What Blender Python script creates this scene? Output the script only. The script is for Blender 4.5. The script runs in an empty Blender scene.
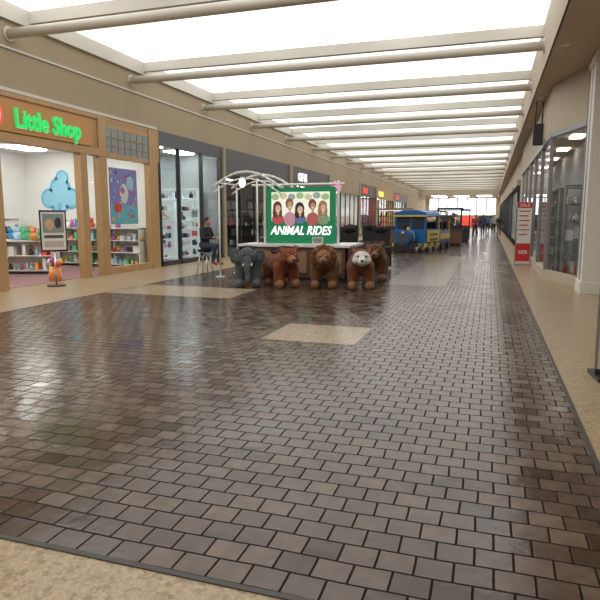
import bpy, bmesh, math, random
import numpy as np
from mathutils import Vector, Matrix
random.seed(7)
H=1.55; F=578.0; PITCH=math.atan(83/F); PSI=math.atan(190/F*math.cos(PITCH))
sc=bpy.context.scene
col=bpy.context.collection
sc.view_settings.view_transform='Standard'
SKY=1.6
# ---------------------------------------------------------------- materials
def N(nt,t,**kw):
    n=nt.nodes.new(t)
    for k,v in kw.items():
        if hasattr(n,k): setattr(n,k,v)
    return n
MC={}
def mat(name,c,rough=.5,metal=0,emit=None,es=1.0,bump=0,bscale=40,var=0.0,spec=None):
    if name in MC: return MC[name]
    m=bpy.data.materials.new(name); m.use_nodes=True; nt=m.node_tree
    b=nt.nodes['Principled BSDF']
    b.inputs['Base Color'].default_value=(*c,1); b.inputs['Roughness'].default_value=rough; b.inputs['Metallic'].default_value=metal
    if spec is not None: b.inputs['Specular IOR Level'].default_value=spec
    if emit is not None:
        b.inputs['Emission Color'].default_value=(*emit,1); b.inputs['Emission Strength'].default_value=es
    if var>0 or bump>0:
        tc=N(nt,'ShaderNodeTexCoord'); no=N(nt,'ShaderNodeTexNoise'); no.inputs['Scale'].default_value=bscale; no.inputs['Detail'].default_value=4
        nt.links.new(tc.outputs['Object'],no.inputs['Vector'])
        if var>0:
            mx=N(nt,'ShaderNodeMix',data_type='RGBA')
            mx.inputs[6].default_value=tuple(x*(1-var) for x in c)+(1,); mx.inputs[7].default_value=tuple(min(1,x*(1+var)) for x in c)+(1,)
            nt.links.new(no.outputs['Fac'],mx.inputs[0]); nt.links.new(mx.outputs[2],b.inputs['Base Color'])
        if bump>0:
            bp=N(nt,'ShaderNodeBump'); bp.inputs['Strength'].default_value=bump; bp.inputs['Distance'].default_value=.01
            nt.links.new(no.outputs['Fac'],bp.inputs['Height']); nt.links.new(bp.outputs[0],b.inputs['Normal'])
    MC[name]=m; return m
def glassmat(name,tint=(1,1,1),refl=.9):
    m=bpy.data.materials.new(name); m.use_nodes=True; nt=m.node_tree; nt.nodes.remove(nt.nodes['Principled BSDF'])
    o=nt.nodes['Material Output']; t=N(nt,'ShaderNodeBsdfTransparent'); t.inputs[0].default_value=(*tint,1)
    g=N(nt,'ShaderNodeBsdfGlossy'); g.inputs['Roughness'].default_value=.02; g.inputs[0].default_value=(refl,refl,refl,1)
    lw=N(nt,'ShaderNodeLayerWeight'); pw=N(nt,'ShaderNodeMath',operation='POWER'); pw.inputs[1].default_value=4
    ma=N(nt,'ShaderNodeMath',operation='MULTIPLY_ADD'); ma.inputs[1].default_value=.6; ma.inputs[2].default_value=.04
    mx=N(nt,'ShaderNodeMixShader'); L=nt.links.new
    L(lw.outputs['Facing'],pw.inputs[0]); L(pw.outputs[0],ma.inputs[0]); L(ma.outputs[0],mx.inputs[0])
    L(t.outputs[0],mx.inputs[1]); L(g.outputs[0],mx.inputs[2]); L(mx.outputs[0],o.inputs[0])
    return m
def wood(name,c1,c2,rough=.45,scale=3):
    m=bpy.data.materials.new(name); m.use_nodes=True; nt=m.node_tree; b=nt.nodes['Principled BSDF']; b.inputs['Roughness'].default_value=rough
    tc=N(nt,'ShaderNodeTexCoord'); mp=N(nt,'ShaderNodeMapping'); mp.inputs['Scale'].default_value=(scale*4,scale*4,scale*.4)
    no=N(nt,'ShaderNodeTexNoise'); no.inputs['Scale'].default_value=2.5; no.inputs['Detail'].default_value=6; no.inputs['Distortion'].default_value=1.2
    cr=N(nt,'ShaderNodeValToRGB'); cr.color_ramp.elements[0].color=(*c1,1); cr.color_ramp.elements[1].color=(*c2,1); cr.color_ramp.elements[0].position=.3; cr.color_ramp.elements[1].position=.7
    L=nt.links.new; L(tc.outputs['Object'],mp.inputs[0]); L(mp.outputs[0],no.inputs[0]); L(no.outputs['Fac'],cr.inputs[0]); L(cr.outputs[0],b.inputs['Base Color'])
    return m
def paver():
    m=bpy.data.materials.new('paver_brick'); m.use_nodes=True; nt=m.node_tree; b=nt.nodes['Principled BSDF']; L=nt.links.new
    tc=N(nt,'ShaderNodeTexCoord')
    nz=N(nt,'ShaderNodeTexNoise'); nz.inputs['Scale'].default_value=1.3; L(tc.outputs['Object'],nz.inputs['Vector'])
    sub=N(nt,'ShaderNodeVectorMath',operation='SUBTRACT'); sub.inputs[1].default_value=(.5,.5,.5); L(nz.outputs['Color'],sub.inputs[0])
    scl=N(nt,'ShaderNodeVectorMath',operation='SCALE'); scl.inputs['Scale'].default_value=.04; L(sub.outputs[0],scl.inputs[0])
    add=N(nt,'ShaderNodeVectorMath',operation='ADD'); L(tc.outputs['Object'],add.inputs[0]); L(scl.outputs[0],add.inputs[1])
    def brick(c1,c2,mo):
        br=N(nt,'ShaderNodeTexBrick',offset=.5,offset_frequency=2,squash=1.0)
        br.inputs['Scale'].default_value=1; br.inputs['Brick Width'].default_value=.17; br.inputs['Row Height'].default_value=.148
        br.inputs['Mortar Size'].default_value=.0062; br.inputs['Mortar Smooth'].default_value=.4; br.inputs['Bias'].default_value=0
        br.inputs['Color1'].default_value=(*c1,1); br.inputs['Color2'].default_value=(*c2,1); br.inputs['Mortar'].default_value=(*mo,1)
        L(add.outputs[0],br.inputs['Vector']); return br
    br=brick((.048,.028,.019),(.125,.083,.058),(.010,.007,.005))
    br2=brick((0,0,0),(1,1,1),(.5,.5,.5))
    n2=N(nt,'ShaderNodeTexNoise'); n2.inputs['Scale'].default_value=9; n2.inputs['Detail'].default_value=6; L(tc.outputs['Object'],n2.inputs['Vector'])
    n3=N(nt,'ShaderNodeTexNoise'); n3.inputs['Scale'].default_value=.45; n3.inputs['Detail'].default_value=3; L(tc.outputs['Object'],n3.inputs['Vector'])
    mr=N(nt,'ShaderNodeMapRange'); mr.inputs[1].default_value=.3; mr.inputs[2].default_value=.7; mr.inputs[3].default_value=.75; mr.inputs[4].default_value=1.25; L(n2.outputs['Fac'],mr.inputs[0])
    mr3=N(nt,'ShaderNodeMapRange'); mr3.inputs[1].default_value=.3; mr3.inputs[2].default_value=.7; mr3.inputs[3].default_value=.88; mr3.inputs[4].default_value=1.12; L(n3.outputs['Fac'],mr3.inputs[0])
    mu=N(nt,'ShaderNodeMath',operation='MULTIPLY'); L(mr.outputs[0],mu.inputs[0]); L(mr3.outputs[0],mu.inputs[1])
    vs=N(nt,'ShaderNodeVectorMath',operation='SCALE'); L(br.outputs['Color'],vs.inputs[0]); L(mu.outputs[0],vs.inputs['Scale'])
    L(vs.outputs[0],b.inputs['Base Color'])
    ro=N(nt,'ShaderNodeMapRange'); ro.inputs[3].default_value=.14; ro.inputs[4].default_value=.27; L(br2.outputs['Color'],ro.inputs[0])
    ro2=N(nt,'ShaderNodeMath',operation='MULTIPLY'); L(ro.outputs[0],ro2.inputs[0]); L(mr3.outputs[0],ro2.inputs[1])
    ro3=N(nt,'ShaderNodeMath',operation='MULTIPLY_ADD'); L(br.outputs['Fac'],ro3.inputs[0]); ro3.inputs[1].default_value=.5; L(ro2.outputs[0],ro3.inputs[2])
    L(ro3.outputs[0],b.inputs['Roughness'])
    sp=N(nt,'ShaderNodeMath',operation='MULTIPLY_ADD'); L(br.outputs['Fac'],sp.inputs[0]); sp.inputs[1].default_value=-.35; sp.inputs[2].default_value=.45; L(sp.outputs[0],b.inputs['Specular IOR Level'])
    inv=N(nt,'ShaderNodeMath',operation='SUBTRACT'); inv.inputs[0].default_value=1; L(br.outputs['Fac'],inv.inputs[1])
    n4=N(nt,'ShaderNodeTexNoise'); n4.inputs['Scale'].default_value=8; n4.inputs['Detail'].default_value=2; L(tc.outputs['Object'],n4.inputs['Vector'])
    m4=N(nt,'ShaderNodeMath',operation='MULTIPLY'); m4.inputs[1].default_value=.6; L(n4.outputs['Fac'],m4.inputs[0])
    ad=N(nt,'ShaderNodeMath',operation='ADD'); L(inv.outputs[0],ad.inputs[0]); L(m4.outputs[0],ad.inputs[1])
    bp=N(nt,'ShaderNodeBump'); bp.inputs['Strength'].default_value=.6; bp.inputs['Distance'].default_value=.007; L(ad.outputs[0],bp.inputs['Height']); L(bp.outputs[0],b.inputs['Normal'])
    return m
def terrazzo(name,c,rough=.3):
    m=bpy.data.materials.new(name); m.use_nodes=True; nt=m.node_tree; b=nt.nodes['Principled BSDF']; L=nt.links.new
    tc=N(nt,'ShaderNodeTexCoord'); v=N(nt,'ShaderNodeTexVoronoi'); v.inputs['Scale'].default_value=42; L(tc.outputs['Object'],v.inputs['Vector'])
    v2=N(nt,'ShaderNodeTexVoronoi',feature='DISTANCE_TO_EDGE'); v2.inputs['Scale'].default_value=42; L(tc.outputs['Object'],v2.inputs['Vector'])
    sp=N(nt,'ShaderNodeSeparateColor'); L(v.outputs['Color'],sp.inputs[0])
    cr=N(nt,'ShaderNodeValToRGB'); e=cr.color_ramp.elements; e[0].color=(c[0]*.65,c[1]*.6,c[2]*.55,1); e[1].color=(*[min(1,x*1.2) for x in c],1)
    e2=cr.color_ramp.elements.new(.35); e2.color=(*c,1); e3=cr.color_ramp.elements.new(.12); e3.color=(c[0]*.8,c[1]*.75,c[2]*.65,1)
    L(sp.outputs[0],cr.inputs[0])
    mr=N(nt,'ShaderNodeMapRange'); mr.inputs[1].default_value=0; mr.inputs[2].default_value=.08; mr.inputs[3].default_value=.7; mr.inputs[4].default_value=1; L(v2.outputs['Distance'],mr.inputs[0])
    vs=N(nt,'ShaderNodeVectorMath',operation='SCALE'); L(cr.outputs[0],vs.inputs[0]); L(mr.outputs[0],vs.inputs['Scale'])
    L(vs.outputs[0],b.inputs['Base Color']); b.inputs['Roughness'].default_value=rough
    return m
def skymat():
    m=bpy.data.materials.new('skylight_panel'); m.use_nodes=True; nt=m.node_tree; b=nt.nodes['Principled BSDF']; L=nt.links.new
    tc=N(nt,'ShaderNodeTexCoord'); n=N(nt,'ShaderNodeTexNoise'); n.inputs['Scale'].default_value=.35; n.inputs['Detail'].default_value=3; L(tc.outputs['Object'],n.inputs['Vector'])
    mr=N(nt,'ShaderNodeMapRange'); mr.inputs[1].default_value=.3; mr.inputs[2].default_value=.7; mr.inputs[3].default_value=.66*SKY; mr.inputs[4].default_value=1.25*SKY; L(n.outputs['Fac'],mr.inputs[0])
    b.inputs['Base Color'].default_value=(.6,.62,.62,1); b.inputs['Emission Color'].default_value=(.99,.99,.97,1); L(mr.outputs[0],b.inputs['Emission Strength'])
    return m
M_paver=paver(); M_terr=terrazzo('terrazzo',(.38,.28,.17),.28); M_tan=terrazzo('tan_tile',(.36,.28,.19),.22); M_tan2=terrazzo('tan_tile_worn',(.17,.12,.08),.22); M_sky=skymat()
M_wall=mat('wall_beige',(.36,.285,.185),.8,bump=.1,bscale=60,var=.05)
M_wallR=mat('wall_cream',(.50,.425,.32),.8,bump=.1,bscale=60,var=.04)
M_soff=mat('soffit_brown',(.55,.44,.31),.8,var=.05)
M_white=mat('white_paint',(.75,.74,.70),.5)
M_pipe=mat('pipe_paint',(.60,.56,.48),.35)
M_rib=mat('rib_paint',(.60,.57,.50),.5)
M_dark=mat('dark_metal',(.03,.03,.035),.35)
M_dgrey=mat('dark_grey_panel',(.085,.085,.09),.5)
M_grey=mat('grey_metal',(.35,.35,.36),.35,.6)
M_chrome=mat('chrome',(.7,.7,.72),.15,1)
M_glass=glassmat('shop_glass',(.92,.95,.94))
M_gold=wood('honey_wood',(.36,.21,.09),(.50,.32,.15))
M_goldp=mat('golden_fascia',(.40,.23,.085),.5,var=.1,bscale=3)
M_brown=wood('brown_wood',(.13,.065,.035),(.22,.12,.07))
M_base=mat('baseboard_dark',(.05,.045,.04),.5)
M_green=mat('letter_green',(.02,.45,.12),.4,emit=(.02,.6,.12),es=.8)
M_red=mat('red_paint',(.6,.03,.03),.4)
M_redlit=mat('red_lit',(.6,.05,.03),.4,emit=(.9,.08,.04),es=.7)
M_black=mat('black_leather',(.012,.011,.012),.6,bump=.2,bscale=80,spec=.2)
# ---------------------------------------------------------------- builder
_ST={}
def sphT(n,m):
    if (n,m) in _ST: return _ST[(n,m)]
    V=[(0,0,1)]; 
    for j in range(1,m):
        a=math.pi*j/m
        for i in range(n): t=2*math.pi*i/n; V.append((math.sin(a)*math.cos(t),math.sin(a)*math.sin(t),math.cos(a)))
    V.append((0,0,-1)); Fc=[]
    for i in range(n): Fc.append((0,1+i,1+(i+1)%n))
    for j in range(m-2):
        for i in range(n):
            a=1+j*n+i; b2=1+j*n+(i+1)%n; Fc.append((a,a+n,b2+n,b2))
    e=len(V)-1
    for i in range(n): Fc.append((e,1+(m-2)*n+(i+1)%n,1+(m-2)*n+i))
    _ST[(n,m)]=(np.array(V),Fc); return _ST[(n,m)]
class B:
    def __init__(s,name): s.name=name; s.V=[]; s.Fc=[]; s.I=[]; s.S=[]; s.mats=[]
    def mi(s,m):
        if m not in s.mats: s.mats.append(m)
        return s.mats.index(m)
    def add(s,V,Fc,m,smooth):
        o=len(s.V); s.V+= [tuple(v) for v in V]; i=s.mi(m)
        for k,f in enumerate(Fc):
            s.Fc.append(tuple(o+q for q in f)); s.I.append(i); s.S.append(smooth[k] if isinstance(smooth,list) else smooth)
    def hexa(s,pts,m): s.add(pts,[(0,3,2,1),(4,5,6,7),(0,1,5,4),(1,2,6,5),(2,3,7,6),(3,0,4,7)],m,False)
    def box(s,x0,x1,y0,y1,z0,z1,m,M=None):
        pts=[(x0,y0,z0),(x1,y0,z0),(x1,y1,z0),(x0,y1,z0),(x0,y0,z1),(x1,y0,z1),(x1,y1,z1),(x0,y1,z1)]
        if M is not None: pts=[M@Vector(q) for q in pts]
        s.hexa(pts,m)
    def quad(s,pts,m): s.add(pts,[tuple(range(len(pts)))],m,False)
    def prism(s,pts,d,m):
        d=Vector(d); n=len(pts); P=[Vector(p) for p in pts]+[Vector(p)+d for p in pts]
        s.add(P,[tuple(range(n))[::-1],tuple(range(n,2*n))]+[(i,(i+1)%n,n+(i+1)%n,n+i) for i in range(n)],m,False)
    def cyl(s,p0,p1,r,m,r1=None,n=16):
        p0=Vector(p0); p1=Vector(p1); d=p1-p0; r1=r if r1 is None else r1
        q=d.to_track_quat('Z','Y'); u=q@Vector((1,0,0)); v=q@Vector((0,1,0)); V=[]
        for c,rr in((p0,r),(p1,max(r1,1e-4))):
            for i in range(n): a=2*math.pi*i/n; V.append(c+u*(rr*math.cos(a))+v*(rr*math.sin(a)))
        Fc=[(i,(i+1)%n,n+(i+1)%n,n+i) for i in range(n)]+[tuple(range(n))[::-1],tuple(range(n,2*n))]
        s.add(V,Fc,m,[True]*n+[False,False])
    def sph(s,c,r,m,n=14,rot=None):
        if not hasattr(r,'__len__'): r=(r,r,r)
        T,Fc=sphT(n,max(6,n*2//3)); V=T*np.array(r)
        if rot is not None: V=V@np.array(rot.to_3x3()).T
        s.add(V+np.array(c),Fc,m,True)
    def tube(s,pts,r,m,n=10):
        for a,b in zip(pts[:-1],pts[1:]): s.cyl(a,b,r,m,n=n)
        for a in pts[1:-1]: s.sph(a,r*1.01,m,n=n)
    def done(s,loc=(0,0,0),rz=0,parent=None,bevel=0):
        me=bpy.data.meshes.new(s.name); me.from_pydata(s.V,[],s.Fc)
        me.polygons.foreach_set('material_index',s.I); me.polygons.foreach_set('use_smooth',s.S)
        for m in s.mats: me.materials.append(m)
        bm=bmesh.new(); bm.from_mesh(me); bmesh.ops.recalc_face_normals(bm,faces=bm.faces); bm.to_mesh(me); bm.free(); me.update()
        o=bpy.data.objects.new(s.name,me); col.objects.link(o); o.location=loc; o.rotation_euler=(0,0,rz)
        if parent: o.parent=parent
        if bevel:
            md=o.modifiers.new('bevel','BEVEL'); md.width=bevel; md.segments=2; md.limit_method='ANGLE'; md.angle_limit=math.radians(40)
        return o
tmpcol=bpy.data.scenes.new('scratch')
def evalmesh(o):
    tmpcol.collection.objects.link(o); vl=tmpcol.view_layers[0]; vl.update(); dg=vl.depsgraph; dg.update()
    me=bpy.data.meshes.new_from_object(o.evaluated_get(dg)); bpy.data.objects.remove(o); return me
def text(name,s,size,loc,rot,m,ext=.02,parent=None,align='LEFT',shear=0,sx=1,bold=.012):
    cu=bpy.data.curves.new(name,'FONT'); cu.body=s; cu.size=size; cu.extrude=ext; cu.align_x=align; cu.shear=shear; cu.resolution_u=3; cu.offset=size*bold
    me=evalmesh(bpy.data.objects.new('tmp',cu))
    me.materials.clear(); me.materials.append(m)
    o=bpy.data.objects.new(name,me); col.objects.link(o); o.location=loc; o.rotation_euler=rot; o.scale=(sx,1,1)
    if parent: o.parent=parent
    return o
def organic(name,blobs,mats,voxel=.02,smooth=4,disp=0,dscale=.04,parent=None,loc=(0,0,0),rz=0,scale=1,paint=()):
    Vs=[]; Fs=[]; off=0
    TE,FE=sphT(20,14); TC,FC=sphT(14,9)
    FE_=FE; FC_=FC
    for b in blobs:
        if b[0]=='e':
            _,c,r,mi=b[:4]; V=TE*np.array(r)
            if len(b)>4: V=V@np.array(b[4].to_3x3()).T
            Vs.append(V+np.array(c)); Fs+=[tuple(q+off for q in f) for f in FE_]; off+=len(V)
        else:
            p0,r0,p1,r1,mi=b; p0=np.array(p0,float); p1=np.array(p1,float); n=min(14,max(2,int(np.linalg.norm(p1-p0)/(min(r0,r1)*.45))+1))
            for i in range(n):
                t=i/(n-1); Vs.append(TC*(r0+(r1-r0)*t)+(p0+(p1-p0)*t)); Fs+=[tuple(q+off for q in f) for f in FC_]; off+=len(TC)
    me=bpy.data.meshes.new('tmp'); me.from_pydata(np.concatenate(Vs).tolist(),[],Fs); o=bpy.data.objects.new('tmp',me)
    rm=o.modifiers.new('r','REMESH'); rm.mode='VOXEL'; rm.voxel_size=voxel; rm.use_smooth_shade=True
    sm=o.modifiers.new('s','SMOOTH'); sm.factor=.5; sm.iterations=smooth
    if disp:
        tx=bpy.data.textures.new('fur','CLOUDS'); tx.noise_scale=dscale; tx.noise_depth=2
        dm=o.modifiers.new('d','DISPLACE'); dm.texture=tx; dm.strength=disp; dm.mid_level=.5
    m2=evalmesh(o)
    m2.materials.clear()
    for m in mats: m2.materials.append(m)
    nf=len(m2.polygons); C=np.empty(nf*3); m2.polygons.foreach_get('center',C); C=C.reshape(-1,3)
    best=np.full(nf,1e9); idx=np.zeros(nf,dtype=np.int32)
    for b in blobs:
        if b[0]=='e':
            _,c,r,mi=b[:4]; D=C-np.array(c)
            if len(b)>4: D=D@np.array(b[4].to_3x3())
            d=(np.linalg.norm(D/np.array(r),axis=1)-1)*min(r)
        else:
            p0,r0,p1,r1,mi=b; a=np.array(p0,float); ab=np.array(p1,float)-a; L=max(ab@ab,1e-9); t=np.clip((C-a)@ab/L,0,1)
            d=np.linalg.norm(C-a-t[:,None]*ab,axis=1)-(r0+(r1-r0)*t)
        k=d<best; best[k]=d[k]; idx[k]=mi
    for (c,r,mi) in paint:
        k=np.linalg.norm((C-np.array(c))/np.array(r if hasattr(r,'__len__') else (r,r,r)),axis=1)<1; idx[k]=mi
    m2.polygons.foreach_set('material_index',idx); m2.polygons.foreach_set('use_smooth',np.ones(nf,dtype=bool)); m2.update()
    m2.name=name; o=bpy.data.objects.new(name,m2); col.objects.link(o); o.location=loc; o.rotation_euler=(0,0,rz); o.scale=(scale,)*3
    if parent: o.parent=parent
    return o
def Rz(a): return Matrix.Rotation(a,3,'Z')
# ---------------------------------------------------------------- camera
cam=bpy.data.cameras.new("camera"); co=bpy.data.objects.new("camera",cam); col.objects.link(co)
cam.sensor_width=36; cam.lens=36*F/600; co.location=(0,0,H); co.rotation_euler=(math.pi/2-PITCH,0,PSI); cam.clip_end=300
sc.camera=co
w=bpy.data.worlds.new('world'); sc.world=w; w.use_nodes=True; w.node_tree.nodes['Background'].inputs[0].default_value=(.5,.5,.5,1); w.node_tree.nodes['Background'].inputs[1].default_value=.1
# ---------------------------------------------------------------- room shell
XL=-9.8; YB=-5; YE=95; SKZ=5.98; XR=1.0; YS=86
M_lamp=mat('lamp_panel',(.9,.9,.9),.4,emit=(1,.97,.90),es=15)
M_lampc=mat('cool_lamp',(.9,.9,.9),.4,emit=(.92,1,1),es=16)
M_warm=mat('added_downlight',(.9,.9,.9),.4,emit=(1,.82,.6),es=14)
b=B('floor')
b.box(-17,4,YB,YE+8,-.1,0,M_terr)
b.box(-7.5,.7,2.07,YE,0,.004,M_paver)
def slab(x0,x1,y0,y1,m=M_tan,z=.007): b.box(x0,x1,y0,y1,.0,z,m)
slab(-2.72,-1.5,6.75,7.9)
slab(-7.5,-4.7,10.0,11.5); slab(-2.3,-.9,13.2,24,M_tan2)
b.box(.7,.73,2.07,YE,0,.006,M_base); b.box(-7.53,-7.5,2.07,YE,0,.006,M_base); b.box(-7.5,.7,2.04,2.07,0,.006,M_base)
b.done()
b=B('ceiling')
b.quad([(XL,YB,SKZ),(XR,YB,SKZ),(XR,YS,SKZ),(XL,YS,SKZ)],M_sky)
b.box(XL-.3,XR+.2,YS,YE,4.6,4.8,M_soff)
b.box(XL-.3,XR+.2,YS-.2,YS,4.6,6.1,M_wallR)
for i in range(3):
    for j in range(2): b.box(XL+1.5+i*3.2,XL+3.5+i*3.2,YS+1.5+j*4,YS+2.5+j*4,4.58,4.6,M_lamp)
b.done()
b=B('ceiling_soffit'); b.box(XR-.02,4,YB,YE,4.75,4.85,M_soff)
for k in range(14):
    y=2+k*5.2; b.cyl((1.2,y,4.745),(1.2,y,4.75),.06,M_warm,n=16); b.cyl((1.2,y,4.742),(1.2,y,4.7499),.085,M_white,n=16)  # downlights added to brighten the dark soffit
b.done()
b=B('trim_skylight_ribs')
ys=[10.3+4.4*k for k in range(-3,18)]
for y in ys: b.box(XL,XR,y+.55,y+.70,SKZ-.26,SKZ-.005,M_rib)
b.box(XL,XL+.08,YB,YS,SKZ-.35,SKZ,M_rib)
b.done()
b=B('trim_ceiling_pipes')
for y in ys:
    b.cyl((XL,y,5.36),(XR,y,5.36),.105,M_pipe,n=20); b.cyl((XL,y,5.36),(XL+.03,y,5.36),.15,M_pipe,n=20); b.cyl((XR,y,5.36),(XR-.03,y,5.36),.15,M_pipe,n=20)
b.done()
b=B('wall_right_upper'); b.box(XR,XR+.2,YB,YE,4.85,6.1,M_wallR); b.box(XR-.03,XR,YB,YE,4.75,4.85,M_wallR); b.done()
b=B('wall_right_near'); b.box(2.35,2.55,YB,30,0,4.74,M_wallR); b.done()
b=B('wall_right_far'); b.box(1.45,1.6,30.1,YE,0,4.74,M_wallR); b.done()
b=B('wall_left_upper'); b.box(XL-.3,XL,YB,YE,4.17,6.1,M_wall); b.done()
b=B('wall_left_near'); b.box(XL-.3,XL,YB,5.98,0,4.15,M_wall); b.done()
b=B('trim_left_cornice'); b.box(XL,XL+.05,YB,15.9,4.17,4.24,M_rib); b.box(XL,XL+.03,YB,YE,5.05,5.09,M_rib); b.done()
b=B('wall_front'); b.box(-17,4,YB-.2,YB,0,6.1,M_wall); b.done()
M_win=mat('far_window',(.8,.85,.9),.3,emit=(.85,.93,1),es=2.2)
b=B('wall_back')
b.box(-17,4,YE,YE+.3,0,6.1,M_wallR)
for i in range(7):
    x=-9.2+i*1.45; b.box(x,x+1.25,YE-.03,YE,1.9,4.4,M_win)
for i in range(3): b.box(-7.5+i*2.9,-5.4+i*2.9,YE-.04,YE,0,1.7,[M_dark,M_redlit,M_dark][i])
b.done()
# ---------------------------------------------------------------- left shops
M_shopw=mat('shop_white_wall',(.78,.79,.77),.6)
M_carpet=mat('pink_carpet',(.28,.16,.16),.9,var=.2,bscale=8)
M_darkfl=mat('dark_shop_floor',(.09,.08,.08),.3)
COL=[(.7,.08,.06),(.85,.55,.05),(.06,.3,.65),(.1,.5,.2),(.75,.75,.72),(.5,.12,.4),(.05,.05,.06),(.9,.35,.1),(.4,.65,.8),(.6,.4,.25)]
MT=[mat('product_%d'%i,c,.45) for i,c in enumerate(COL)]
pale=[mat('pale_%d'%i,c,.3) for i,c in enumerate([(.8,.8,.78),(.7,.75,.8),(.75,.65,.55),(.25,.3,.3),(.6,.62,.6)])]
TOY=MT+[pale[0],pale[1],M_white]
def shopbox(y0,y1,depth,wm,fm,zc=3.9,lamps=2,lm=M_lamp,n='a'):
    b=B('shop_interior_'+n)
    x1=XL-depth
    b.box(x1-.15,x1,y0,y1,0,zc,wm); b.box(x1,XL-.12,y0,y0+.1,0,zc,wm); b.box(x1,XL-.12,y1-.1,y1,0,zc,wm)
    b.box(x1,XL-.12,y0,y1,zc,zc+.1,wm); b.box(x1,XL-.1,y0+.1,y1-.1,0,.01,fm)
    for i in range(lamps):
        for j in range(2):
            cy=y0+(y1-y0)*(i+.5)/lamps; cx=XL-depth*(.25+.45*j)
            b.box(cx-.3,cx+.3,cy-.6,cy+.6,zc-.04,zc-.001,lm)
    return b.done()
def shelf(name,w,h,n,loc,rz,frame,items,depth=.4,back=True,glass=None,dens=1.0,hs=1.0,parent=None):
    b=B(name); d=depth
    b.box(-w/2,-w/2+.03,0,d,0,h,frame); b.box(w/2-.03,w/2,0,d,0,h,frame)
    if back: b.box(-w/2,w/2,d-.02,d,0,h,frame)
    for i in range(n+1):
        z=.08+i*(h-.1)/n; b.box(-w/2,w/2,0,d,z,z+.025,glass or frame)
        if i==n: break
        x=-w/2+.06; gap=(h-.1)/n
        while x<w/2-.12:
            iw=random.uniform(.06,.2); ih=random.uniform(.35,.8)*gap*hs; m=random.choice(items); k=random.random()
            if random.random()<dens:
                if k<.35: b.box(x,x+iw,.05,d-.08,z+.025,z+.025+ih,m)
                elif k<.65:
                    b.cyl((x+iw/2,.15,z+.025),(x+iw/2,.15,z+.025+ih*.7),iw*.4,m,n=10); b.cyl((x+iw/2,.15,z+.025+ih*.7),(x+iw/2,.15,z+.025+ih),iw*.15,m,n=8)
                else:
                    b.sph((x+iw/2,.15,z+.025+iw*.4),iw*.42,m,n=10); b.sph((x+iw/2,.13,z+.025+iw*.9),iw*.28,m,n=8)
            x+=iw+.03
    return b.done(loc,rz,parent)
si=shopbox(6,15.95,5,M_shopw,M_carpet,3.6,3,n='toy')
b=B('storefront_toy_shop')
b.box(XL-.115,XL+.06,6,15.95,3.2,4.15,M_goldp)
for (y0,y1) in [(9.45,9.75),(12.25,12.5),(13.0,13.3),(15.35,15.8)]: b.box(XL-.1,XL+.1,y0,y1,0,3.2 if y0<12.9 else 4.1,M_gold)
b.box(XL-.1,XL+.08,6,9.45,0,.3,M_gold); b.quad([(XL-.01,6,.3),(XL-.01,9.45,.3),(XL-.01,9.45,3.2),(XL-.01,6,3.2)],M_glass)
b.box(XL-.1,XL+.11,9.45,13.3,3.12,3.3,M_gold)
b.box(XL-.1,XL+.08,13.3,15.35,3.12,3.24,M_gold); b.box(XL-.1,XL+.08,13.3,15.35,3.88,4.0,M_gold)
b.box(XL-.1,XL+.08,13.3,15.35,0,.18,M_gold)
b.quad([(XL-.01,13.3,.18),(XL-.01,15.35,.18),(XL-.01,15.35,3.12),(XL-.01,13.3,3.12)],M_glass)
b.box(XL-.02,XL+.0701,13.3,15.35,3.24,3.88,mat('transom_pane',(.22,.28,.30),.25))
for i in range(1,7): b.box(XL+.06,XL+.09,13.3+i*.293-.012,13.3+i*.293+.012,3.24,3.88,M_gold)
for i in range(1,3): b.box(XL+.06,XL+.09,13.3,15.35,3.24+i*.213-.010,3.24+i*.213+.010,M_gold)
b.quad([(XL-.01,12.5,0),(XL-.01,13.0,0),(XL-.01,13.0,3.12),(XL-.01,12.5,3.12)],M_glass)
b.box(XL+.06,XL+.09,6,13.3,4.05,4.15,M_gold)
sf=b.done()
sg=B('shop_sign'); sg.box(XL+.061,XL+.12,9.0,12.7,3.33,3.98,mat('sign_orange',(.42,.20,.06),.5,emit=(.5,.25,.08),es=.12)); 
sg.cyl((XL+.12,9.55,3.65),(XL+.15,9.55,3.65),.30,M_redlit,n=28); sg.cyl((XL+.15,9.55,3.65),(XL+.155,9.55,3.65),.24,M_white,n=28); sg.cyl((XL+.155,9.55,3.65),(XL+.165,9.55,3.65),.14,M_redlit,n=24)
sgo=sg.done(parent=sf)
R90=(math.pi/2,0,math.pi/2)
M_whitelit=mat('white_lit',(.8,.8,.8),.5,emit=(1,1,1),es=.9)
text('letters','Little Shop',.56,(XL+.15,10.15,3.45),R90,M_green,.03,sgo,sx=.86)
text('letters_outline','Little Shop',.56,(XL+.125,10.17,3.435),R90,mat('letter_cream',(.7,.65,.5),.5,emit=(.8,.7,.5),es=.4),.015,sgo,sx=.86)
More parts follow.
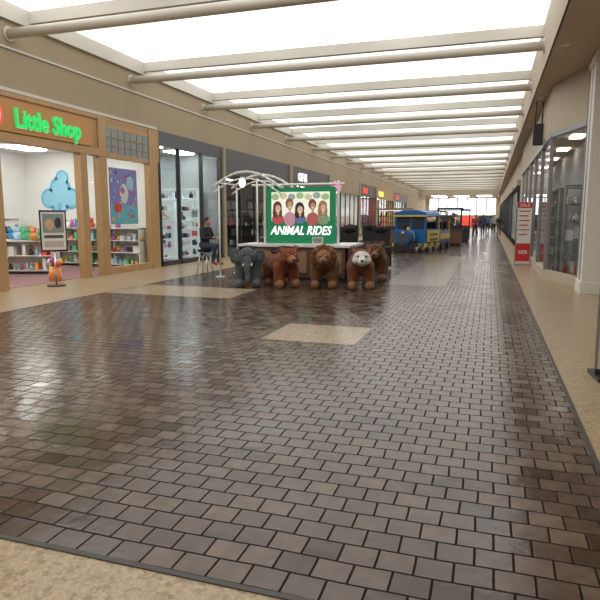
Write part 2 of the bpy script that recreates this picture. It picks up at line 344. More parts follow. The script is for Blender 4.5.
def poster(name,y0,y1,z0,z1,x,seed):
    rnd=random.Random(seed); b=B(name); b.box(x-.02,x,y0,y1,z0,z1,mat('poster_purple',(.16,.15,.38),.4,emit=(.2,.2,.45),es=.25))
    b.box(x-.001,x+.003,y0,y1,z0,z0+(z1-z0)*.35,mat('poster_teal',(.08,.3,.36),.4,emit=(.1,.35,.42),es=.25))
    for i in range(60):
        a=rnd.uniform(y0,y1-.12); c=rnd.uniform(z0,z1-.12); m=rnd.choice(MT); s=rnd.uniform(.03,.12); b.sph((x+.002,a+s/2,c+s/2),(.003+i*.0001,s*.5,s*rnd.uniform(.3,.7)),m,n=10)
    b.sph((x+.002,(y0+y1)/2,z0+(z1-z0)*.55),(.011,.2,.28),MT[4],n=18); b.sph((x+.002,(y0+y1)/2-.05,z0+(z1-z0)*.6),(.013,.13,.13),MT[5],n=18)
    b.sph((x+.002,(y0+y1)/2-.3,z0+(z1-z0)*.3),(.012,.2,.14),MT[0],n=18); b.sph((x+.002,(y0+y1)/2+.3,z0+(z1-z0)*.75),(.012,.17,.2),MT[8],n=18)
    b.done(parent=si)
poster('window_poster',13.7,15.0,1.35,2.9,XL-.14,3)
b=B('wall_graphic_tree'); M_cy=mat('graphic_blue',(.15,.5,.72),.6)
for i,(x,z,r) in enumerate([(-13.4,2.45,.42),(-13.85,2.15,.33),(-13.0,2.15,.35),(-13.45,2.0,.37),(-13.3,2.8,.26)]): b.cyl((x,15.84,z),(x,15.85+.0004*i,z),r,M_cy,n=28); b.cyl((x,15.835-.0004*i,z),(x,15.84,z),r*.75,mat('graphic_light',(.28,.62,.78),.6),n=24)
b.box(-13.5,-13.38,15.83,15.849,1.0,2.0,M_cy); b.done(parent=si)
for i,(x,y,r) in enumerate([(-10.6,15.2,math.pi/2),(-11.6,15.35,0),(-12.8,15.35,0),(-14.0,15.35,0)]):
    shelf('toy_shelf',1.15,1.2,3,(x,y-.05,.01),0,M_white,TOY,.45,parent=si,dens=.9)
for (x,y) in [(-12.0,12.6),(-13.3,13.4),(-11.8,10.4)]:
    shelf('toy_shelf',1.6,.9,2,(x,y,.01),math.radians(20),M_white,TOY,.5,parent=si,dens=.9)
shelf('toy_shelf',6.5,1.5,4,(XL-4.95,12.2,.01),math.pi/2,M_white,TOY,.4,parent=si,dens=.85)
b=B('toy_pile')
for (cx,cy,cz) in [(-12.0,12.8,.92),(-13.3,13.6,.92),(-11.8,10.6,.92),(-11.6,15.45,1.2),(-12.8,15.45,1.2)]:
    for i in range(10):
        x=cx+random.uniform(-.6,.6); y=cy+random.uniform(-.08,.12); r=random.uniform(.08,.13); m=random.choice(MT)
        b.sph((x,y,cz+r*.9),(r,r*.8,r),m,n=10); b.sph((x,y-.02,cz+r*2.2),r*.65,m,n=10)
        for s in(-1,1): b.sph((x+s*r*.45,y-.02,cz+r*2.8),r*.25,m,n=8)
b.done(parent=si)
b=B('easel_sign')
b.box(-.28,.28,-.02,.02,.78,1.7,M_dark); b.box(-.25,.25,-.03,-.02,.82,1.66,M_white)
b.box(-.22,.22,-.034,-.03,1.2,1.62,mat('print_grey',(.25,.3,.3),.5)); b.box(-.2,.2,-.034,-.03,1.08,1.15,M_dgrey); b.box(-.2,.2,-.034,-.03,.88,1.02,mat('print_mid',(.5,.45,.4),.5))
b.sph((-.08,-.034,1.38),(.09,.004,.13),MT[9]); b.sph((.1,-.034,1.42),(.07,.004,.12),MT[6])
b.cyl((0,0,.03),(0,0,.8),.02,M_chrome); b.cyl((0,0,0),(0,0,.03),.2,M_dark,n=24); b.done((-9.3,10.7,0),math.radians(50))
b=B('toy_ball_display'); b.cyl((0,0,0),(0,0,.35),.16,MT[7],r1=.13,n=20)
for i in range(8): b.sph((.1*math.cos(i),.1*math.sin(i),.4+.05*(i%3)),.08,MT[i%6],n=12)
b.done((-10.1,11.6,.01),parent=si)
# --- boutique
M_boutw=mat('boutique_wall',(.26,.28,.28),.6)
bo=shopbox(15.95,20.4,4.5,M_boutw,M_darkfl,3.9,2,M_lampc,n='boutique')
b=B('storefront_boutique')
b.box(XL-.1,XL+.05,15.95,20.4,3.75,4.165,M_dgrey)
for y in (16.0,17.2,18.8,20.33): b.box(XL-.08,XL+.05,y-.035,y+.035,0,3.75,M_dark)
b.box(XL-.05,XL+.05,15.95,20.4,0,.15,M_dark)
b.quad([(XL,15.98,.15),(XL,20.3,.15),(XL,20.3,3.75),(XL,15.98,3.75)],M_glass); b.done()
M_shelfg=mat('shelf_white_glow',(.6,.63,.63),.4,emit=(.8,.9,.9),es=.25)  # weak glow put into the shelves stands in for shop lighting
M_darkp=[M_dark,M_dgrey,MT[0],MT[5],MT[6]]
for y in (16.7,18.0,19.3): shelf('display_shelf',1.1,2.1,6,(XL-1.0,y,.01),math.pi/2,M_shelfg,pale+M_darkp,.35,back=False,dens=.9,hs=.85,parent=bo)
shelf('display_shelf',4.0,2.8,7,(XL-4.1,18.1,.01),math.pi/2,M_shelfg,pale+M_darkp,.35,dens=.85,parent=bo)
shelf('display_shelf',3.4,2.6,7,(-12.2,19.85,.01),0,M_shelfg,pale+M_darkp,.35,dens=.85,parent=bo)
# --- further shops
def genshop(y0,y1,tag,wm,sign=None,sm=None,fascia=M_dgrey,lm=M_lamp,shelfm=M_white,items=MT,dens=.6):
    so=shopbox(y0,y1,4,wm,M_darkfl,3.4,2,lm,n=tag)
    b=B('storefront_'+tag); b.box(XL-.1,XL+.05,y0+.2,y1-.2,3.2,4.165,fascia)
    b.box(XL-.1,XL+.12,y0+.01,y0+.2,0,4.165,M_wall); b.box(XL-.1,XL+.12,y1-.2,y1-.01,0,4.165,M_wall)
    n=max(3,int((y1-y0)/1.4))
    for i in range(n+1): y=y0+.25+(y1-y0-.5)*i/n; b.box(XL-.04,XL+.04,y-.03,y+.03,0,3.2,M_dark)
    b.box(XL-.04,XL+.04,y0+.2,y1-.2,0,.2,M_dark)
    y2=y0+(y1-y0)*.6; b.quad([(XL,y0+.2,.2),(XL,y2,.2),(XL,y2,3.2),(XL,y0+.2,3.2)],M_glass)
    o=b.done()
    if sign: text('letters',sign,.6,(XL+.06,y0+1.2,3.45),R90,sm,.04,o)
    shelf('shop_shelf',(y1-y0)*.8,2.1,4,(XL-3.5,(y0+y1)/2,.01),math.pi/2,shelfm,items,.4,parent=so,dens=dens)
    shelf('shop_shelf',2.6,1.6,3,(XL-2.0,y1-.6,.01),0,shelfm,items,.4,parent=so,dens=dens)
M_dim=mat('dim_lamp',(.9,.9,.9),.4,emit=(1,.88,.74),es=6)
M_pink=mat('pink_lit',(.8,.1,.5),.4,emit=(1,.15,.6),es=1.2)
M_yel=mat('yellow_lit',(.9,.7,.1),.4,emit=(1,.75,.1),es=1.2)
genshop(20.4,28.4,'dark_shop',mat('charcoal_wall',(.08,.08,.09),.6),lm=M_dim,shelfm=M_dgrey,items=pale+[M_dgrey,M_grey,MT[0],MT[9]],dens=.45)
genshop(28.4,36,'gift_shop',mat('taupe_wall',(.25,.22,.2),.6),'GIFTS',M_whitelit,lm=M_dim)
genshop(36,45,'pink_shop',M_shopw,'beauty',M_pink,fascia=M_wall)
genshop(45,52,'shoe_shop',mat('dark_red_wall',(.25,.05,.04),.6),'SHOES',M_redlit,lm=M_lamp)
genshop(52,62,'snack_shop',mat('yellow_wall',(.55,.38,.08),.6),'SNACKS',M_yel,fascia=M_goldp)
genshop(62,72,'book_shop',M_shopw,'BOOKS',M_redlit)
b=B('wall_left_far'); b.box(XL-.3,XL,72.02,YE,0,4.15,M_wall); b.done()
# ---------------------------------------------------------------- right side storefront
b=B('column'); b.box(1.82,2.34,12.85,13.45,.25,4.74,M_white); b.box(1.79,2.34,12.82,13.48,0,.25,M_white); b.box(1.78,2.34,12.81,13.49,4.5,4.6,M_white)
b.box(1.81,1.825,13.1,13.2,.25,4.5,M_grey); b.done(bevel=.01)
b=B('storefront_corner_shop')
P=[Vector((2.3,13.56,0)),Vector((1.95,14.2,0)),Vector((1.4,16,0)),Vector((1.4,30,0))]
def seg(a,c,z0,z1,t,m):
    d=(c-a); n=Vector((d.y,-d.x,0)).normalized()*t*.5
    b.hexa([a-n+Vector((0,0,z0)),c-n+Vector((0,0,z0)),c+n+Vector((0,0,z0)),a+n+Vector((0,0,z0)),a-n+Vector((0,0,z1)),c-n+Vector((0,0,z1)),c+n+Vector((0,0,z1)),a+n+Vector((0,0,z1))],m)
def gl(a,c,z0,z1): Z=Vector((0,0,1)); b.quad([a+Z*z0,c+Z*z0,c+Z*z1,a+Z*z1],M_glass)
for a,c in zip(P[:-1],P[1:]):
    seg(a,c,3.62,4.74,.12,M_wallR); seg(a,c,3.5,3.62,.14,M_grey); seg(a,c,0,.22,.14,M_wallR)
gl(P[1],P[2],.22,3.5); gl(P[2],P[3],.22,3.5); seg(P[0],P[1],.22,3.5,.1,M_wallR)
for q in [P[1],P[2]]+[Vector((1.4,y,0)) for y in (18.6,21.2,23.8,26.4,29)]: b.box(q.x-.05,q.x+.05,q.y-.05,q.y+.05,0,3.6,M_grey)
b.box(1.4,2.34,16,30,3.52,3.6,M_wallR); b.box(2.3,2.34,14.3,30,.0,3.6,mat('display_back',(.40,.41,.40),.6)); b.box(1.4,2.34,29.95,30.05,0,4.74,M_wallR)
b.hexa([Vector(q) for q in [(1.97,14.3,3.52),(2.34,14.3,3.52),(2.34,16,3.52),(1.43,16,3.52),(1.97,14.3,3.6),(2.34,14.3,3.6),(2.34,16,3.6),(1.43,16,3.6)]],M_wallR)
for y in (15.6,18.5,21.5,25,28): b.box(1.8,2.1,y,y+.7,3.48,3.515,M_dim)
cs=b.done()
for y in (15.4,16.6,18,20,22,24.5): shelf('window_display_shelf',.55 if y<17 else 1.2,2.3,5,(1.98,y+.0,.0),0 if y<17 else math.pi/2,M_grey,[MT[0],MT[4],MT[6],pale[0],pale[3]],.28,back=False,dens=.6,parent=cs)
b=B('blade_sign'); b.box(1.05,1.32,18.0,18.12,3.55,4.15,M_dark); b.cyl((1.1,18.06,4.15),(1.1,18.06,4.75),.02,M_dark); b.cyl((1.28,18.06,4.15),(1.28,18.06,4.75),.02,M_dark); b.done(bevel=.02)
for i,y in enumerate((33,41,49,58,66,75,84)):
    b=B('storefront_far'); b.box(1.36,1.44,y,y+6,0,3.2,M_dark)
    b.box(1.34,1.36,y+.2,y+5.8,.3,2.9,mat('soft_window_%d'%(i%3),(.3,.3,.3),.2,emit=[(1,.9,.75),(.8,.9,1),(1,.7,.5)][i%3],es=.6)); b.box(1.28,1.44,y,y+6,3.2,3.5,M_wallR)
    for k in range(5): b.box(1.3,1.36,y+k*1.45,y+.08+k*1.45,0,3.2,M_dark)
    b.done()
b=B('sale_sign_board')
b.box(-.22,.22,-.02,.02,.12,2.02,M_white); b.box(-.22,.22,-.026,-.02,1.84,2.02,M_red); b.box(-.22,.22,-.026,-.02,.12,.7,M_red)
b.box(-.245,-.215,-.03,.03,0,2.05,M_grey); b.box(.215,.245,-.03,.03,0,2.05,M_grey); b.box(-.26,.26,-.2,.2,0,.04,M_grey)
for k in range(6): b.box(-.16,.16-.05*(k%2),-.0265,-.02,1.72-k*.15,1.755-k*.15,M_red)
o=b.done((1.06,20.2,0),0); text('letters','SALE',.14,(0,-.03,1.88),(math.pi/2,0,0),M_white,.004,o,align='CENTER'); text('letters_low','50%',.17,(0,-.03,.36),(math.pi/2,0,0),M_white,.004,o,align='CENTER')
b=B('banner_stand'); b.box(0,.7,-.012,.012,.08,1.5,M_white); b.box(-.02,.0,-.02,.02,.04,1.54,M_grey); b.box(.7,.72,-.02,.02,.04,1.54,M_grey); b.box(-.02,.72,-.03,.03,.03,.09,M_dark)
b.box(-.03,.03,-.2,.2,0,.04,M_dark); b.box(.67,.73,-.2,.2,0,.04,M_dark); b.done((1.05,6.1,0),.1)
# ---------------------------------------------------------------- kiosk
M_kw=mat('kiosk_white_metal',(.8,.8,.78),.3)
M_kg=mat('kiosk_green',(.01,.14,.06),.35,emit=(.01,.3,.12),es=.35)
b=B('animal_ride_kiosk')
KX0,KX1=-5.95,-3.2; KY=13.5
b.box(KX0,KX1,KY,KY+.06,.08,.82,M_brown); b.box(KX0,KX0+.06,KY,KY+1.5,.08,.82,M_brown); b.box(KX1-.06,KX1,KY,KY+1.5,.08,.82,M_brown)
b.box(KX0+.06,KX1-.06,KY+.06,KY+.55,.08,.12,M_brown)
b.box(KX0-.06,KX1+.06,KY-.06,KY+.6,.82,.88,M_kw); b.box(KX0-.06,KX0+.5,KY+.6,KY+1.55,.82,.88,M_kw); b.box(KX1-.5,KX1+.06,KY+.6,KY+1.55,.82,.88,M_kw)
b.box(KX0+.02,KX1-.02,KY+.02,KY+1.48,0,.08,M_dark)
n=6
for i in range(n):
    x0=KX0+.08+i*(KX1-KX0-.1)/n; b.box(x0,x0+(KX1-KX0)/n-.1,KY-.025,KY,.16,.74,M_brown)
    b.box(x0+.04,x0+(KX1-KX0)/n-.14,KY-.032,KY-.02,.2,.7,mat('kiosk_panel',(.33,.2,.12),.4,var=.2,bscale=6))
sy=KY+.25
for x in (-5.4,-3.5): b.cyl((x,sy,.88),(x,sy,2.42),.035,M_kw)
b.cyl((-5.75,sy,2.34),(-3.35,sy,2.34),.03,M_kw)
kio=b.done(bevel=.004)
b=B('animal_rides_sign')
b.box(-5.33,-3.57,sy-.06,sy+.06,.9,2.27,M_kg)
Z0=1.46
b.box(-5.2,-3.7,sy-.07,sy-.06,Z0,2.16,mat('sign_backlight',(.5,.5,.45),.4,emit=(.85,.86,.72),es=.75))
def me(n_,c,e=.45): return mat(n_,c,.6,emit=c,es=e,var=.4,bscale=18)
hs=[(.50,.33,.22),(.42,.26,.18),(.52,.36,.27),(.36,.22,.14),(.48,.32,.24)]
hr=[(.10,.04,.025),(.22,.11,.04),(.04,.025,.02),(.16,.06,.03),(.30,.18,.07)]
shc=[(.45,.08,.08),(.5,.25,.32),(.12,.16,.3),(.4,.1,.1),(.2,.3,.18)]
for i in range(5):
    x=-5.04+i*.295+[0,.02,-.01,.02,-.01][i]; d=.0006*i; dz=[.0,.09,-.03,.07,.02][i]; q=sy-.072; k=[1.05,.95,1.1,.92,1.0][i]
    b.sph((x+.01,q,Z0+.04),(.16,.002+d,.13+dz*.5),me('top_%d'%i,shc[i]),n=20)
    b.sph((x,q,Z0+.33+dz),(.11*k,.003+d,.14*k),me('hair_%d'%i,hr[i]),n=20)
    if i%2==0: b.sph((x-.05,q,Z0+.20+dz),(.08,.003+d,.16),me('hair_%d'%i,hr[i]),n=20); b.sph((x+.07,q,Z0+.20+dz),(.05,.003+d,.15),me('hair_%d'%i,hr[i]),n=20)
    b.sph((x+.012,q,Z0+.29+dz),(.074*k,.006+d,.105*k),me('face_%d'%i,hs[i],.7),n=20)
    b.sph((x+.012,q,Z0+.18+dz),(.035,.0055+d,.05),me('face_%d'%i,hs[i],.7),n=14)
    b.sph((x+.014,q-.006-d,Z0+.242+dz),(.022,.001,.007),M_whitelit,n=10)
    for s in(-1,1): b.sph((x+.012+s*.026,q-.006-d,Z0+.305+dz),(.009,.001,.005),M_dark,n=8)
for i in range(7):
    b.sph((-5.1+i*.215,sy-.07,2.04+.03*(i%2)),(.10,.0015,.08),me('leaf_%d'%(i%3),[(.3,.42,.2),(.5,.5,.3),(.25,.35,.3)][i%3],.6),n=14)
o=b.done(parent=kio)
text('letters','ANIMAL RIDES',.30,(-4.45,sy-.072,1.12),(math.pi/2,0,0),M_whitelit,.006,o,align='CENTER',shear=.3,sx=.80,bold=.02)
b=B('arched_canopy_frame')
for y in (KY+.1,KY+1.2):
    for r,zoff in ((.03,0),(.02,-.16)):
        pts=[]
        for i in range(15):
            t=i/14; x=-6.75+1.85*t; pts.append((x,y,2.12+zoff+.55*math.sin(math.pi*(.12+.80*t))))
        b.tube(pts,r,M_kw)
    b.cyl((-6.6,y,0),(-6.6,y,2.35),.022,M_kw); b.cyl((-5.55,y,.9),(-5.55,y,2.5),.022,M_kw)
    b.cyl((-6.6,y,0),(-6.6,y,.03),.12,M_kw)
for i in (1,13):
    t=i/14; x=-6.75+1.85*t; z=2.12+.55*math.sin(math.pi*(.12+.80*t)); b.cyl((x,KY+.1,z),(x,KY+1.2,z),.02,M_kw)
b.cyl((-5.95,KY+.1,2.6),(-5.95,KY+.1,2.5),.008,M_dark); b.sph((-5.95,KY+.1,2.40),(.09,.09,.13),M_whitelit); b.cyl((-5.95,KY+.1,2.5),(-5.95,KY+.1,2.54),.06,M_kw)
b.done(parent=kio)
b=B('notice_holder'); b.box(-.14,.14,-.01,.01,.02,.19,M_white); b.box(-.12,.12,-.014,-.01,.04,.18,mat('print_paper',(.5,.55,.5),.6))
for k in range(3): b.box(-.09,.09,-.0155,-.014,.06+k*.035,.072+k*.035,M_dark)
b.box(-.14,.14,-.06,.06,0,.02,M_white); b.done((-3.95,KY+.02,.881),parent=kio)
b=B('cash_register'); b.box(-.2,.2,-.18,.18,0,.12,M_dark); b.box(-.17,.17,.02,.06,.12,.4,M_dark,Matrix.Rotation(-.2,4,'X')); b.box(-.15,.15,-.14,0,.12,.15,M_grey); b.done((-5.7,KY+1.1,.88),.3,bevel=.01,parent=kio)
# ---------------------------------------------------------------- plush ride animals
def furmat(name,c):
    m=mat(name,c,.95,bump=1.0,bscale=90,var=.35,spec=.1)
    m.node_tree.nodes['Principled BSDF'].inputs['Sheen Weight'].default_value=.2
    return m
def ride(name,kind,loc,rz,c,c2,s=1.0,mask=False):
    F1=furmat('fur_'+name+str(loc[0]),c); F2=furmat('furlight_'+name+str(loc[0]),c2); F3=furmat('furface_'+str(loc[0]),(.78,.73,.66))
    bl=[((0,-.16,.50),.245,(0,.34,.49),.26,0),('e',(0,.1,.46),(.26,.42,.22),0),
        ((0,-.25,.54),.21,(0,-.40,.64),.18,0)]
    for sx in(-1,1):
        bl+=[((sx*.15,-.26,.42),.13,(sx*.18,-.30,.12),.10,0),((sx*.18,-.30,.09),.098,(sx*.18,-.39,.085),.09,1)]
        bl+=[((sx*.15,.38,.42),.16,(sx*.18,.33,.25),.11,0),((sx*.18,.33,.25),.105,(sx*.18,.40,.12),.09,0),((sx*.18,.40,.085),.09,(sx*.18,.32,.08),.085,1)]
    if kind=='bear':
        bl+=[('e',(0,-.44,.66),(.20,.17,.18),0),((0,-.56,.62),.10,(0,-.66,.595),.07,1),('e',(-.11,-.5,.61),(.09,.09,.08),0),('e',(.11,-.5,.61),(.09,.09,.08),0)]
        for sx in(-1,1): bl+=[('e',(sx*.165,-.40,.82),(.075,.04,.075),0)]
        bl+=[('e',(0,.62,.55),(.06,.07,.06),0)]
        pt=[((sx*.165,-.45,.82),(.045,.035,.045),1) for sx in(-1,1)]
        if mask: pt+=[((0,-.66,.64),(.24,.23,.19),3)]
        eye=(.08,-.595,.705); nose=(0,-.728,.615); nr=(.034,.022,.026)
    elif kind=='lion':
        bl+=[('e',(0,-.48,.66),(.15,.15,.15),1),((0,-.58,.62),.085,(0,-.65,.60),.065,1)]
        for k in range(12):
            a=k*math.pi/6; bl+=[('e',(.19*math.cos(a),-.40,.66+.18*math.sin(a)),(.09,.09,.09),0)]
        for sx in(-1,1): bl+=[('e',(sx*.13,-.46,.81),(.05,.035,.05),1)]
        bl+=[((0,.6,.55),.03,(.05,.72,.3),.025,0),('e',(.05,.73,.26),(.05,.05,.07),0)]
        pt=[]; eye=(.06,-.615,.705); nose=(0,-.715,.615); nr=(.03,.02,.022)
    else:
        bl+=[('e',(0,-.44,.66),(.19,.17,.19),0),((0,-.58,.60),.085,(0,-.68,.46),.065,0),((0,-.68,.46),.065,(0,-.70,.28),.048,0),((0,-.70,.28),.048,(0,-.76,.2),.042,0)]
        for sx in(-1,1): bl+=[('e',(sx*.26,-.38,.66),(.13,.03,.17),0,Rz(sx*.35))]
        bl+=[((0,.58,.55),.025,(0,.66,.3),.018,0)]
        pt=[((sx*.28,-.44,.66),(.08,.045,.11),1) for sx in(-1,1)]; eye=(.09,-.59,.705); nose=None
        for sx in(-1,1): bl+=[((sx*.08,-.6,.52),.02,(sx*.1,-.71,.48),.012,2)]
    root=organic(name,bl,[F1,F2,M_white,F3],.016,3,.03,.035,loc=loc,rz=rz,scale=s,paint=pt)
    b=B('face_and_saddle')
    for sx in(-1,1): b.sph((sx*eye[0],eye[1],eye[2]),.024,M_dark,n=12); b.sph((sx*eye[0]-.006,eye[1]-.02,eye[2]+.008),.006,M_whitelit,n=6)  # small glowing dot on each eye is a painted glint
    if nose: b.sph(nose,nr,M_dark,n=12); b.tube([(-.035,-.70,.56),(0,-.712,.55),(.035,-.70,.56)],.005,M_dark,n=6)
    b.sph((0,.14,.72),(.17,.22,.06),M_black,n=16); b.sph((0,.32,.755),(.14,.05,.06),M_black,n=12)
    b.tube([(-.2,-.12,.84),(0,-.13,.86),(.2,-.12,.84)],.014,M_dark); b.cyl((0,-.13,.66),(0,-.13,.86),.014,M_dark)
    for sx in(-1,1):
        for yy in(-.33,.36): b.cyl((sx*.155,yy,.035),(sx*.205,yy,.035),.035,M_dark,n=14)
    b.done(parent=root)
    return root
ride('plush_elephant_ride','ele',(-5.2,12.15,0),math.radians(22),(.085,.10,.11),(.13,.145,.155),1.05)
ride('plush_bear_ride','bear',(-4.42,12.25,0),math.radians(40),(.20,.055,.02),(.33,.15,.07),1.05)
ride('plush_lion_ride','lion',(-3.45,12.4,0),math.radians(12),(.15,.062,.024),(.27,.13,.06),1.05)
ride('plush_bear_ride','bear',(-2.66,12.5,0),math.radians(14),(.18,.065,.028),(.3,.17,.09),1.05,mask=True)
ride('plush_bear_ride','bear',(-2.65,14.15,0),math.radians(8),(.12,.05,.022),(.22,.12,.06),1.1)
# ---------------------------------------------------------------- people
def hand(bl,wr,d,nrm,side,r=.009):
    d=Vector(d).normalized(); nrm=Vector(nrm).normalized(); s=d.cross(nrm).normalized()*side
    w=Vector(wr); pc=w+d*.05
    bl+=[(w,.024,pc,.026,0),(w+s*.018,.018,pc+s*.026+d*.02,.016,0),(w-s*.018,.018,pc-s*.022+d*.02,.015,0)]
    for i,(o,l) in enumerate([(-.028,.055),(-.010,.068),(.010,.075),(.028,.066)]):
        a=pc+s*o+d*.03; k1=a+d*l*.5-nrm*.006; k2=k1+d*l*.3-nrm*l*.35; k3=k2-nrm*l*.3+d*l*.05
        bl+=[(a,r,k1,r*.95,0),(k1,r*.95,k2,r*.85,0),(k2,r*.85,k3,r*.75,0)]
    t0=w+s*.024+d*.02; t1=t0+s*.03+d*.02-nrm*.01; t2=t1+d*.03-nrm*.012
    bl+=[(t0,r*1.3,t1,r*1.1,0),(t1,r*1.1,t2,r*.9,0)]
SK=mat('skin',(.45,.26,.18),.5)
def figure(name,J,f,mats,loc,rz,vox=.014,long=False,handn=(0,0,1)):
    f=Vector(f).normalized(); up=Vector((0,0,1)); sd=f.cross(up).normalized()
    pel,che,nec,hd=[Vector(J[k]) for k in('pelvis','chest','neck','head')]
    wa=pel.lerp(che,.5); RM=Matrix((sd,f,sd.cross(f))).transposed()
    bl=[(pel-sd*.07,.115,pel+sd*.07,.115,2),(pel+up*.04,.125,wa,.12,1),(wa-sd*.03,.115,che-sd*.07,.115,1),(wa+sd*.03,.115,che+sd*.07,.115,1),
        (che,.12,nec-up*.06,.075,1),(nec-up*.04,.055,hd-up*.05,.048,0),
        ('e',hd,(.078,.092,.112),0,RM),(hd-up*.06+f*.025,.05,hd-up*.085+f*.05,.03,0)]
    for s,k in((-1,'L'),(1,'R')):
        sh,el,wr,hi,kn,an,to=[Vector(J[q+k]) for q in('sho','elb','wri','hip','kne','ank','toe')]
        bl+=[(nec-up*.07,.06,sh,.062,1),(sh,.064,el,.046,1),(el,.047,wr,.034,1),(hi,.10,kn,.066,2),(kn,.066,kn.lerp(an,.35),.062,2),(kn.lerp(an,.35),.062,an,.042,2),
             (an-up*.03,.04,to,.035,3)]
        bl+=[(hd+sd*s*.078-up*.02,.014,hd+sd*s*.082+up*.015,.016,0)]
    bl+=[('e',hd-f*.018+up*.03,(.09,.095,.1),4,RM),(hd-f*.055-up*.03,.065,hd-f*.05+up*.03,.07,4)]
    if long: bl+=[(hd-f*.07,.06,hd-f*.09-up*.2,.045,4)]
    bl+=[(hd+f*.088-up*.005,.012,hd+f*.104-up*.028,.015,0)]
    root=organic(name,bl,mats,vox,3,loc=loc,rz=rz,paint=[(hd+f*.10-up*.06,(.02,.02,.007),5)])
    hb=[]
    for s,k in((-1,'L'),(1,'R')):
        wr=Vector(J['wri'+k]); el=Vector(J['elb'+k]); dd=(wr-el).normalized(); hand(hb,wr+dd*.02,dd,handn if k=='L' or handn[2] else tuple(-x for x in handn),-s)
    organic('hands',hb,[mats[0]],.006,1,parent=root)
    b=B('eyes')
    for s in(-1,1):
        e=hd+f*.083+sd*s*.032+up*.008; b.sph(e,.011,M_white,n=8); b.sph(e+f*.007,.006,M_dark,n=8)
    b.done(parent=root)
    return root
mats=[SK,mat('jacket_black',(.02,.02,.024),.8,bump=.3,bscale=30),mat('jeans_dark',(.035,.045,.075),.8),mat('shoe_red',(.28,.03,.03),.5),mat('hair_black',(.015,.012,.01),.5),mat('lips',(.35,.12,.1),.5)]
J=dict(pelvis=(0,0,.80),chest=(.03,0,1.10),neck=(.07,0,1.30),head=(.13,0,1.43))
for s,k in((1,'L'),(-1,'R')):
    J.update({'sho'+k:(.05,s*.18,1.22),'elb'+k:(.12,s*.23,.98),'wri'+k:(.33,s*.10,1.0),'hip'+k:(.02,s*.09,.78),'kne'+k:(.44,s*.13,.76),'ank'+k:(.36,s*.12,.37),'toe'+k:(.48,s*.13,.30)})
figure('seated_man',J,(1,0,-.25),mats,(-7.35,14.2,0),math.radians(-10),.012)
def stool(loc):
    b=B('bar_stool'); b.cyl((0,0,.62),(0,0,.68),.19,M_black,n=28); b.cyl((0,0,.60),(0,0,.62),.17,M_chrome,n=28)
    for i in range(4):
        a=i*math.pi/2+.78; b.cyl((.12*math.cos(a),.12*math.sin(a),.6),(.24*math.cos(a),.24*math.sin(a),0),.013,M_chrome,n=8)
    b.tube([(.2*math.cos(i*math.pi/8),.2*math.sin(i*math.pi/8),.25) for i in range(17)],.01,M_chrome,n=6)
    b.done(loc)
stool((-7.35,14.2,0)); stool((-6.4,15.4,0))
def standing(name,loc,rz,shirt,pants,hair=(.03,.02,.015),long=False,step=.18):
    mm=[SK,mat('shirt_'+str(loc),shirt,.8),mat('pants_'+str(loc),pants,.8),M_dark,mat('hair_'+str(loc),hair,.6),mats[5]]
    J=dict(pelvis=(0,0,.95),chest=(0,.0,1.28),neck=(0,.01,1.47),head=(0,.03,1.60))
    for s,k in((-1,'L'),(1,'R')):
        J.update({'sho'+k:(s*.18,0,1.40),'elb'+k:(s*.23,-s*step*.4,1.12),'wri'+k:(s*.23,-s*step*.6+.08,.88),'hip'+k:(s*.09,0,.92),'kne'+k:(s*.10,s*step*.5+.04,.5),'ank'+k:(s*.10,s*step,.10),'toe'+k:(s*.11,s*step+.15,.036)})
    return figure(name,J,(0,1,0),mm,loc,rz,.02,long,handn=(1,0,0))
standing('standing_person',(-1.0,44,0),math.radians(170),(.25,.04,.05),(.03,.03,.05))
standing('standing_person',(-.5,47,0),math.radians(10),(.04,.05,.1),(.05,.05,.06),long=True)
standing('standing_person',(.3,52,0),math.radians(185),(.3,.3,.32),(.02,.02,.03))
standing('standing_person',(.75,50,0),math.radians(5),(.02,.02,.02),(.06,.07,.12))
standing('standing_person',(-1.2,56,0),math.radians(90),(.4,.35,.3),(.05,.04,.04),long=True)
standing('standing_person',(-.2,60,0),math.radians(0),(.05,.12,.25),(.03,.03,.03))
standing('standing_person',(-2.9,58,0),math.radians(180),(.5,.45,.4),(.05,.05,.1))
# ---------------------------------------------------------------- kiddie train
M_blue=mat('train_blue',(.015,.13,.38),.35); M_yell=mat('train_yellow',(.75,.50,.04),.4)
b=B('kiddie_train')
b.box(-.75,.75,-.1,1.7,.35,1.0,M_blue); b.box(-.79,.79,-.3,1.8,.22,.38,M_yell)
for x in(-.71,.63):
    for y in(-.08,1.6): b.box(x,x+.08,y,y+.08,1.0,1.6,M_blue)
b.box(.76,.80,.0,1.7,.45,.95,M_yell); b.box(.78,.81,.3,1.4,.5,.6,M_dark); b.box(.78,.81,.3,1.4,.72,.82,M_dark)
b.prism([(-.83,-.2,1.6),(.83,-.2,1.6),(.7,-.2,1.76),(.32,-.2,1.85),(-.32,-.2,1.85),(-.7,-.2,1.76)],(0,2.0,0),M_blue)
b.box(-.79,.79,-.23,-.2,1.56,1.63,M_yell)
b.box(-.63,.63,-.04,-.01,1.0,1.6,mat('tinted_glass',(.03,.05,.08),.25)); b.box(-.03,.03,-.05,-.03,1.0,1.6,M_blue)
b.cyl((0,-1.0,.66),(0,-.1,.66),.34,M_blue,n=28); b.cyl((0,-1.04,.66),(0,-1.0,.66),.28,M_dgrey,n=28); b.cyl((0,-1.08,.88),(0,-1.0,.88),.05,M_white,n=16)
b.cyl((0,-.5,.66),(0,-.45,.66),.352,M_yell,n=28)
b.cyl((0,-.8,.95),(0,-.8,1.25),.07,M_dark,r1=.12,n=18); b.sph((0,-.4,1.02),(.09,.09,.1),M_yell)
b.prism([(-.55,-1.05,.06),(.55,-1.05,.06),(.4,-1.05,.32),(-.4,-1.05,.32)],(0,.12,0),M_dark)
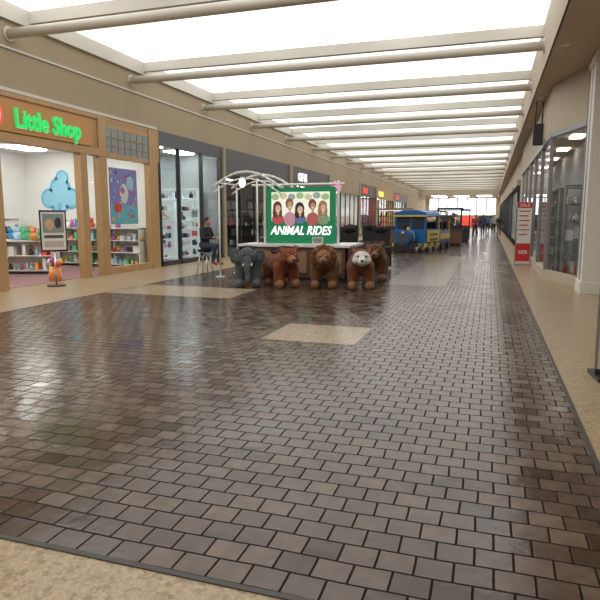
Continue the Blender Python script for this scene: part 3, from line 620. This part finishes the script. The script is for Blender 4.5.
b.box(-.45,.45,-.93,-.1,.25,.42,M_dark)
for x in(-.80,.70):
    for y in(-.7,.2,1.1): b.cyl((x,y,.22),(x+.1,y,.22),.22,M_dark,n=22); b.cyl((x-.01,y,.22),(x+.11,y,.22),.07,M_yell,n=12)
for k,(mm,y0) in enumerate([(M_blue,2.1)]):
    b.box(-.68,.68,y0,y0+1.8,.35,.9,mm); b.box(-.7,.7,y0,y0+1.8,.25,.35,M_dark); b.box(.68,.70,y0+.1,y0+1.7,.5,.75,M_yell)
    for x in(-.66,.6):
        for y in(y0+.02,y0+1.72): b.box(x,x+.06,y,y+.06,.9,1.6,M_yell)
    b.box(-.75,.75,y0-.05,y0+1.85,1.6,1.66,M_blue)
    for y in(y0+.3,y0+1.1): b.box(-.6,.6,y,y+.4,.9,.98,M_dark); b.box(-.6,.6,y+.4,y+.46,.9,1.3,M_dark)
    for x in(-.76,.66):
        for y in(y0+.4,y0+1.4): b.cyl((x,y,.2),(x+.1,y,.2),.2,M_dark,n=20)
    b.box(-.05,.05,y0-.35,y0,.26,.32,M_dark)
b.done((-3.35,26.4,0),math.radians(-12),bevel=.008)
def mchair(loc,rz):
    b=B('massage_chair')
    b.sph((0,0,.42),(.28,.33,.12),M_black,n=18)
    Mx=Matrix.Translation((0,.28,.45))@Matrix.Rotation(-.35,4,'X')
    b.box(-.27,.27,0,.16,0,.85,M_black,Mx); b.sph(Mx@Vector((0,.03,.76)),(.22,.1,.13),M_black)
    for s in(-1,1):
        b.box(s*.3-.09,s*.3+.09,-.35,.4,.08,.62,M_black); b.sph((s*.3,-.3,.62),(.1,.14,.06),M_black); b.sph((s*.3,.2,.64),(.1,.25,.06),M_black)
        b.cyl((s*.12,-.38,.4),(s*.12,-.62,.14),.085,M_black,n=14); b.sph((s*.12,-.64,.12),(.09,.12,.09),M_black)
    b.box(-.25,.25,-.3,.35,.0,.3,M_dark); b.done(loc,rz,bevel=.03)
for (x,y,r) in [(-5.0,18.6,.3),(-4.05,17.0,.1),(-3.2,17.1,-.1),(-5.1,20.9,-.2),(-4.15,21.0,.2)]: mchair((x,y,0),r)
def cart(loc,rz,roof,body,w=1.6):
    b=B('retail_cart'); b.box(-w/2,w/2,-.5,.5,.12,.85,body); b.box(-w/2-.05,w/2+.05,-.55,.55,.85,.9,M_dgrey); b.box(-w/2+.05,w/2-.05,-.45,.45,0,.12,M_dark)
    for x in(-w/2+.04,w/2-.04):
        for y in(-.46,.46): b.cyl((x,y,.9),(x,y,1.95),.025,M_dark,n=10)
    b.prism([(-w/2-.1,-.6,1.95),(w/2+.1,-.6,1.95),(w/2,-.6,2.05),(-w/2,-.6,2.05)],(0,1.2,0),roof)
    for r in range(2):
        z=1.2+r*.35; b.box(-w/2+.05,w/2-.05,-.2,.2,z,z+.03,M_dgrey)
        for k in range(6):
            if random.random()<.7:
                x=-w/2+.15+k*(w-.3)/6; m=random.choice([M_dark,M_dgrey,M_brown,MT[9],MT[0],pale[2],M_grey]); h=random.uniform(.1,.24); b.cyl((x,0,z+.03),(x,0,z+.03+h),.06,m,n=10)
    b.box(-w/2,w/2,-.35,-.3,.9,1.02,M_dark); b.box(-w/2+.1,w/2-.1,-.3,-.25,1.9,1.94,M_whitelit)
    b.done(loc,rz)
M_rd=mat('roof_dark',(.06,.05,.05),.6)
cart((-2.1,33,0),.1,M_rd,M_brown,1.3); cart((-2.0,39,0),0,M_rd,M_dark); cart((-5.2,34,0),0,mat('roof_tan',(.3,.2,.12),.6),M_brown,2.0); cart((-4.2,44,0),0,M_rd,M_dgrey); cart((-4.5,50,0),0,M_goldp,M_brown,2.2)
bpy.data.scenes.remove(tmpcol)
